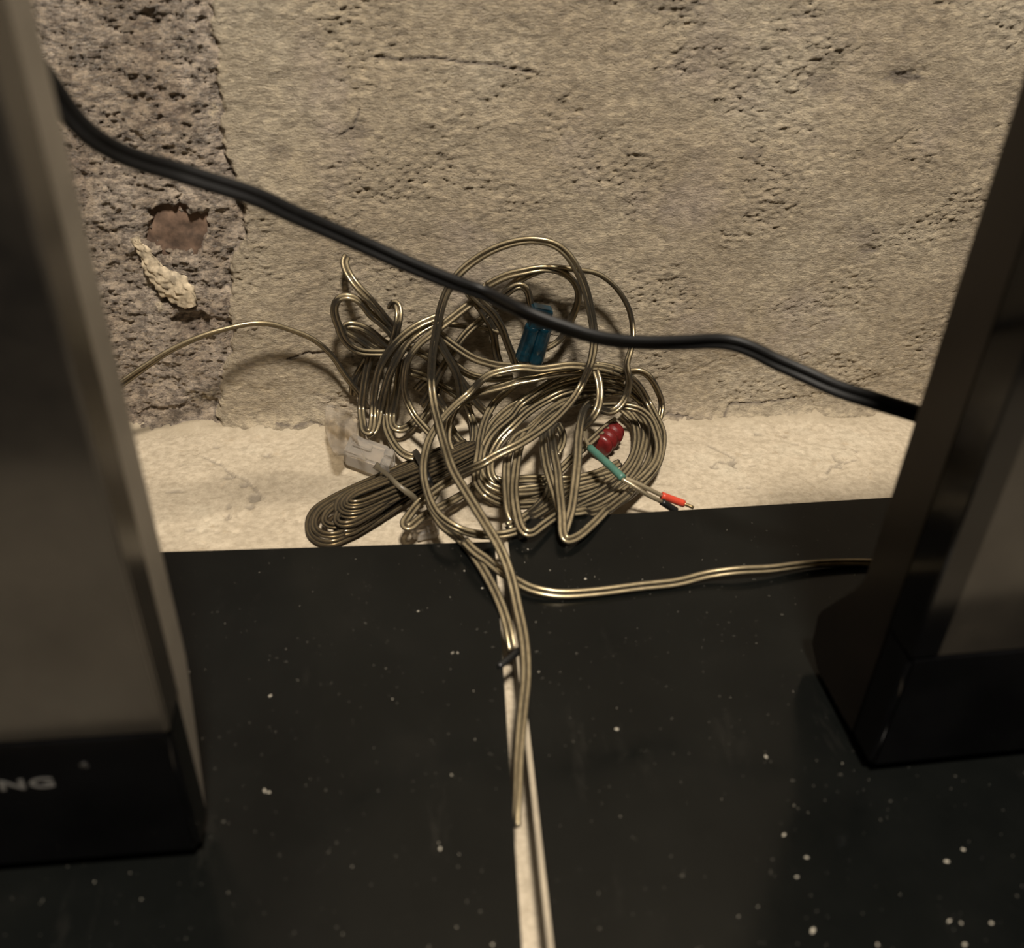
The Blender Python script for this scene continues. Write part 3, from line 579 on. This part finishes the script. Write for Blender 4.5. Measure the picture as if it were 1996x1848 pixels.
# --- loose tangle on the left, leaning on the wall
tangle = [
 ([(855, 617), (819, 632), (789, 652), (769, 672), (753, 693), (741, 715), (733, 745), (728, 780), (727, 815), (721, 843), (712, 841), (707, 822), (704, 795), (707, 768), (711, 741), (717, 712), (724, 690)], [.022, .028, .030, .030, .026, .020, .016, .014, .012]),
 ([(850, 628), (826, 640), (800, 660), (782, 685), (768, 710), (757, 735), (748, 765), (740, 800), (735, 828), (727, 845), (716, 848)], [.022, .028, .032, .030, .024, .016]),
 ([(800, 655), (787, 678), (771, 705), (760, 727), (753, 768), (750, 808), (753, 835), (762, 856), (776, 876), (789, 887), (803, 892), (816, 892)], [.018, .022, .022, .018, .014, .012]),
 ([(783, 700), (779, 722), (776, 747), (770, 781), (764, 812), (768, 834), (780, 838), (800, 828), (812, 816)], [.014, .016, .014, .010]),
 ([(775, 648), (752, 622), (729, 594), (708, 571), (692, 553), (681, 537), (673, 521), (670, 508), (676, 500)], [.012, .018, .022, .022, .016, .006], (.0, .1, .1, .3)),
 ([(775, 668), (765, 652), (743, 629), (722, 613), (706, 592), (687, 579), (670, 576), (657, 584), (651, 602), (654, 621), (661, 638), (666, 655), (674, 667), (690, 680), (710, 687), (735, 688), (752, 688)], [.014, .018, .022, .022, .020, .018, .014], (.1, .1, .8, .3, .5, .2)),
 ([(760, 676), (742, 663), (722, 646), (701, 636), (681, 632), (669, 637), (676, 645), (690, 653), (706, 664), (722, 676), (748, 684)], [.010, .014, .018, .018, .014, .010]),
 ([(762, 600), (768, 590), (775, 593), (778, 609), (777, 624), (773, 642), (769, 658), (764, 672)], [.010, .016, .022, .022, .018]),
 ([(968, 598), (945, 618), (925, 634), (908, 650), (897, 664), (881, 688), (864, 714), (850, 740), (838, 765), (822, 790)], [.012, .014, .018, .020, .018, .012]),
 ([(848, 650), (854, 659), (861, 675), (874, 698), (887, 722), (895, 748), (897, 770), (893, 788), (880, 805)], [.026, .028, .028, .024, .016]),
 ([(850, 645), (862, 655), (876, 667), (895, 681), (922, 698), (945, 706), (976, 713), (1010, 713), (1040, 715)], [.020, .024, .024, .018, .014]),
 ([(790, 660), (815, 640), (850, 632), (880, 632), (910, 637), (945, 639), (972, 650)], [.014, .014, .012, .010], 1.2),
 ([(910, 562), (922, 575), (935, 587), (956, 606), (965, 617), (979, 642), (989, 669), (1000, 697), (1004, 714)], [.026, .026, .024, .020, .016], (.1, .3, .6, .4)),
 ([(912, 570), (930, 592), (942, 610), (956, 632), (963, 655), (968, 690), (975, 712)], [.014, .014, .010, .008]),
 ([(780, 672), (793, 677), (812, 684), (840, 700), (862, 722)], [.012, .012, .010]),
 ([(890, 730), (910, 757), (926, 782), (942, 799), (957, 814)], [.016, .016, .012]),
 ([(715, 700), (700, 725), (690, 745), (688, 770)], [.006, .006, .006]),
 ([(800, 725), (830, 735), (860, 752), (890, 770), (920, 790)], [.008, .008]),
 ([(880, 705), (905, 725), (930, 735), (965, 738), (1000, 735)], [.010, .010]),
 ([(850, 770), (868, 800), (880, 835), (900, 862), (930, 880)], [.010, .010, .012]),
 ([(812, 760), (826, 745), (845, 735), (858, 745), (850, 770), (835, 800), (815, 830)], [.006, .008, .008]),
 ([(905, 780), (918, 810), (925, 845), (920, 875)], [.008, .010]),
]
wires('speaker_cable', tangle, 'loose tangle of amber speaker cable leaning against the plaster left of the round hank')

# --- single wires
wires('speaker_cable', [([(-260, 985), (-120, 960), (0, 915), (90, 855), (160, 803), (200, 775), (242, 744), (302, 702), (336, 681), (386, 658), (436, 642), (497, 630), (530, 632), (560, 641), (598, 655), (620, 668), (641, 687), (657, 707), (670, 728), (684, 747), (702, 770), (715, 795)], [.004, .006, .014, .030, .038, .038, .034, .026, .018, .012, .009], (.0, .0, .0, .0, .3, 1.1, 1.3, 1.3, 1.2, .8))],
  'single thin amber speaker cable arching from the tangle to the left monitor')
wires('speaker_cable', [
 ([(905, 1054), (925, 1075), (949, 1091), (966, 1106), (988, 1121), (1009, 1134), (1031, 1146), (1061, 1154), (1094, 1158), (1140, 1156), (1180, 1152), (1249, 1143), (1321, 1135), (1380, 1120), (1440, 1112), (1500, 1109), (1565, 1101), (1630, 1097), (1688, 1097), (1740, 1100), (1790, 1108)], [.032, .030, .028, .028, .028, .031, .029, .0275, .0275], (.0, .1, .3, .2, .5, .7, .3))],
  'single amber speaker cable running right across the black board to the right monitor')
wires('speaker_cable', [
 ([(850, 960), (838, 980), (844, 996), (861, 1022), (887, 1044), (909, 1063), (930, 1092), (952, 1128), (970, 1164), (984, 1200), (993, 1234), (997, 1258), (999, 1268)], [.020, .022, .026, .028, .028, .028, .027, .024, .018], (.2, .1, .0, .1, .2))],
  'short amber speaker cable bending from the pile down into the top of the gap')

# --- flat folded bundle on the left, held by a twist tie
AX = np.array([.887, -.465]); PR = np.array([.465, .887]); O0 = np.array([604.0, 1040.0])
def hair(t0, c, wd, skew, h):
    q = []
    for t, l in [(330, -.55), (250, -.72), (190, -.80), (120, -.93), (60, -.96), (28, -.86), (8, -.5), (0, 0.0), (8, .5), (28, .86), (60, .96), (120, .90), (190, .72), (250, .62), (330, .5)]:
        k = wd*l; tt = t0*(1-min(t, 200)/330.)+t
        q.append(O0+AX*tt+PR*(c*(1-min(t, 260)/420.)+k+skew*t/100.))
    return (q, h, (0., .3, .6, .3, 0.))
bun = [hair(0, 0, 42, 0, [.010, .006, .004, .0035, .005, .007, .010]), hair(13, -4, 33, 1, [.014, .012, .011, .009, .008, .009, .012]), 
 hair(34, -6, 22, 1, [.017, .015, .013, .011, .011, .012, .014]), hair(48, 20, 20, -4, .008), hair(68, -14, 25, 3, [.019, .017, .016, .015, .015, .016, .017]), hair(80, -17, 18, 3, [.021, .020, .019, .018, .018, .019]),
 hair(93, -20, 11, 3, [.022, .022, .022, .0215, .0215, .021]), hair(56, 4, 20, -2, .0145)]
kb = wires('bundled_cable', bun, 'flat folded bundle of dark smoky cable in a twist tie beside the round hank', M['smoke'], rad=.00122, core=M['score'])
s = Sweep().add(path([(733, 908), (744, 917), (757, 927), (778, 948), (798, 962), (812, 976), (820, 990)], [.014, .022, .0245, .0245, .022, .014, .006]), [(x*.0014, y*.0006) for x, y in [(-1, -1), (1, -1), (1, 1), (-1, 1)]], (.0, .2, .0), [1.7, .8, .9, 1, 1.1, 1.3, 1.4]); o = s.obj('twist_tie', M['satin_black'], kb)
o.data.materials[0] = mat_flat('grey_brown_tie', (.13, .11, .075), .4); o['label'] = 'grey brown twist tie across the bundle'
s = Sweep().add(path([(808, 880), (815, 890), (826, 912), (836, 938), (842, 958)], [.012, .026, .028, .026, .012]), [(x*.0021, y*.0008) for x, y in [(-1, -1), (1, -1), (1, 1), (-1, 1)]]); o = s.obj('cable_tie', M['satin_black'], kb); o['label'] = 'black band around the bundle'

# --- red plug lying inside the round hank
ra, rb_ = surf(1168, 872, .012), surf(1200, 838, .012)
rp = capsule_between('red_plug', ra, rb_, .0072, M['red'], None, ribs=3); tag(rp, 'small red ribbed plug lying inside the round hank', 'plug')

# --- clear plug housing and its crumpled film
ca, cb = surf(678, 872, .006), surf(756, 900, .006)
ex = cb-ca; ey = surf(700, 908, .006)-surf(716, 868, .006); ez = np.cross(ex, ey); ez /= np.linalg.norm(ez)
if ez[2] < 0: ez = -ez
cen = surf(716, 888, .0075)
hs = empty('plug_housing', tuple(cen), 'clear plastic plug housing with two square sockets beside the twist tie', 'connector')
oriented_box('shell', cen, ex, ey, ez*.011, M['clear'], hs, .0018)
en = ex/np.linalg.norm(ex); eyn = ey/np.linalg.norm(ey)
for k in (-1, 1):
    c0 = cen+ex*.52+ey*.22*k
    for (o1, o2, sy, sz) in [(0, .0046, .0066, .0012), (0, -.0046, .0066, .0012), (.0034, 0, .0012, .0100), (-.0034, 0, .0012, .0100)]:
        oriented_box('socket_wall', c0+eyn*o1+ez*o2, en*.006, eyn*sy, ez*sz, M['clear'], hs, .0003, 1)
    oriented_box('contact', c0-en*.003, en*.002, eyn*.0046, ez*.0070, M['satin_black'], hs, .0003, 1)
oriented_box('latch', cen-ex*.10+ez*.0068, ex*.45, ey*.28, ez*.0022, M['clear'], hs, .0006)
def film():
    n, m = 34, 26; V = []; rows = []
    for j in range(m):
        for i in range(n):
            s_, t_ = i/(n-1), j/(m-1)
            px = 636+62*s_+18*t_-10*math.sin(3*t_); py = 796+100*t_+14*s_*(1-t_)-8*math.sin(2.5*s_+1)
            h = .010+.007*math.sin(5*s_+2.2*t_)+.005*math.sin(9*t_-3*s_)+.004*float(gnoise(np.array([s_*4.]), np.array([t_*5.]), 90)[0])
            V.append(surf(px, py, max(.002, h+.004)))
    F = [(j*n+i, j*n+i+1, (j+1)*n+i+1, (j+1)*n+i) for j in range(m-1) for i in range(n-1)]
    me = mesh_np('plastic_bag', np.array(V), np.array(F)); o = link_mesh('plastic_bag', me, M['film'])
    md = o.modifiers.new('s', 'SOLIDIFY'); md.thickness = .0004
    tag(o, 'small crumpled clear plastic wrapper against the wall foot beside the clear plug housing', 'wrapper')
film()
cc = surf(828, 1034, .004)
cap = oriented_box('clear_clip', cc, (.015, .004, 0), (-.003, .011, 0), (0, 0, .008), M['clear'], None, .002); tag(cap, 'small clear plastic clip on the ledge under the long cable loop', 'clip')

# --- black twin cable strung across the front of everything
s = Sweep().add(path([(-420, -150), (-260, -70), (-110, -10), (-20, 40), (40, 95), (80, 140), (117, 195), (141, 228), (174, 262), (215, 289), (268, 312), (336, 332), (403, 353), (500, 384), (560, 412), (640, 447), (720, 482), (800, 517), (880, 549), (940, 570), (983, 590), (1027, 611), (1070, 628), (1113, 643), (1156, 656), (1221, 666), (1286, 668), (1340, 667), (1390, 665), (1420, 667), (1450, 675), (1490, 693), (1500, 699), (1565, 728), (1630, 757), (1695, 778), (1779, 804), (1840, 826), (1900, 850)], [.26, .25, .24, .23, .22, .20, .19, .18, .18, .18, .17, .165, .16, .15, .14]), profile2(.0020, 11), (.3, .1, -.1, .0, .3, .6, .9, .9, .5, .2, .2))
bc = s.obj('power_cable', M['black_cable']); tag(bc, 'thick black twin cable slung diagonally across in front of the plaster wall', 'cable')

# --- bits of dirt
def crumbs(name, spots, label, n_extra, box, seed):
    rnd = random.Random(seed); bm = bmesh.new()
    def chip(x, y, r):
        m_ = Matrix.Translation((x, y, SLAB_TOP+r*.35)) @ Matrix.Rotation(rnd.uniform(0, 3), 4, 'Z') @ Matrix.Diagonal((r*rnd.uniform(.9, 1.7), r*rnd.uniform(.6, 1), r*.5, 1))
        bmesh.ops.create_icosphere(bm, subdivisions=1, radius=1, matrix=m_)
    for (px, py, r) in spots:
        p = on_plane_z(px, py, SLAB_TOP); chip(p[0], p[1], r)
    for k in range(n_extra): chip(rnd.uniform(box[0], box[1]), rnd.uniform(box[2], box[3]), .00008+.00022*rnd.random()**4)
    o = bm_obj(name, bm, M['crumb']); return tag(o, label, 'dirt', None, 'stuff')
crumbs('crumbs', [(527, 1357, .0007), (516, 1542, .0008), (524, 1545, .0006), (882, 1273, .0005), (892, 1273, .0005), (815, 1192, .0005), (905, 1113, .0004), (940, 1147, .0005), (765, 1363, .0004), (858, 1655, .0006), (880, 1511, .0004), (960, 1842, .0005), (370, 1310, .0005)],
  'pale dust and crumbs scattered over the left black board', 170, (-.13, .02, .15, .41), 3)
crumbs('crumbs', [(1493, 1476, .0007), (1202, 1422, .0007), (1141, 1129, .0006), (1029, 1071, .0005), (1072, 1112, .0004), (1252, 1130, .0004), (1584, 1815, .0009), (1850, 1796, .0007), (1873, 1800, .0006), (1877, 1657, .0008), (1845, 1680, .0008), (1932, 1800, .0006), (1528, 1628, .0006), (1572, 1672, .0006), (1710, 1842, .0007), (1880, 1842, .0008), (1553, 1710, .0006), (1050, 1310, .0004)],
  'pale dust and crumbs scattered over the right black board', 220, (.045, .29, .15, .43), 5)
# black scrap of tape across the gap
s = Sweep().add(path([(972, 1300), (983, 1291), (996, 1281), (1012, 1266)], [.0255, .0260, .0260, .0258]), [(x*.0016, y*.0004) for x, y in [(-1, -1), (1, -1), (1, 1), (-1, 1)]])
tag(s.obj('tape_scrap', M['satin_black']), 'small black scrap of tape bridging the gap between the boards', 'tape')
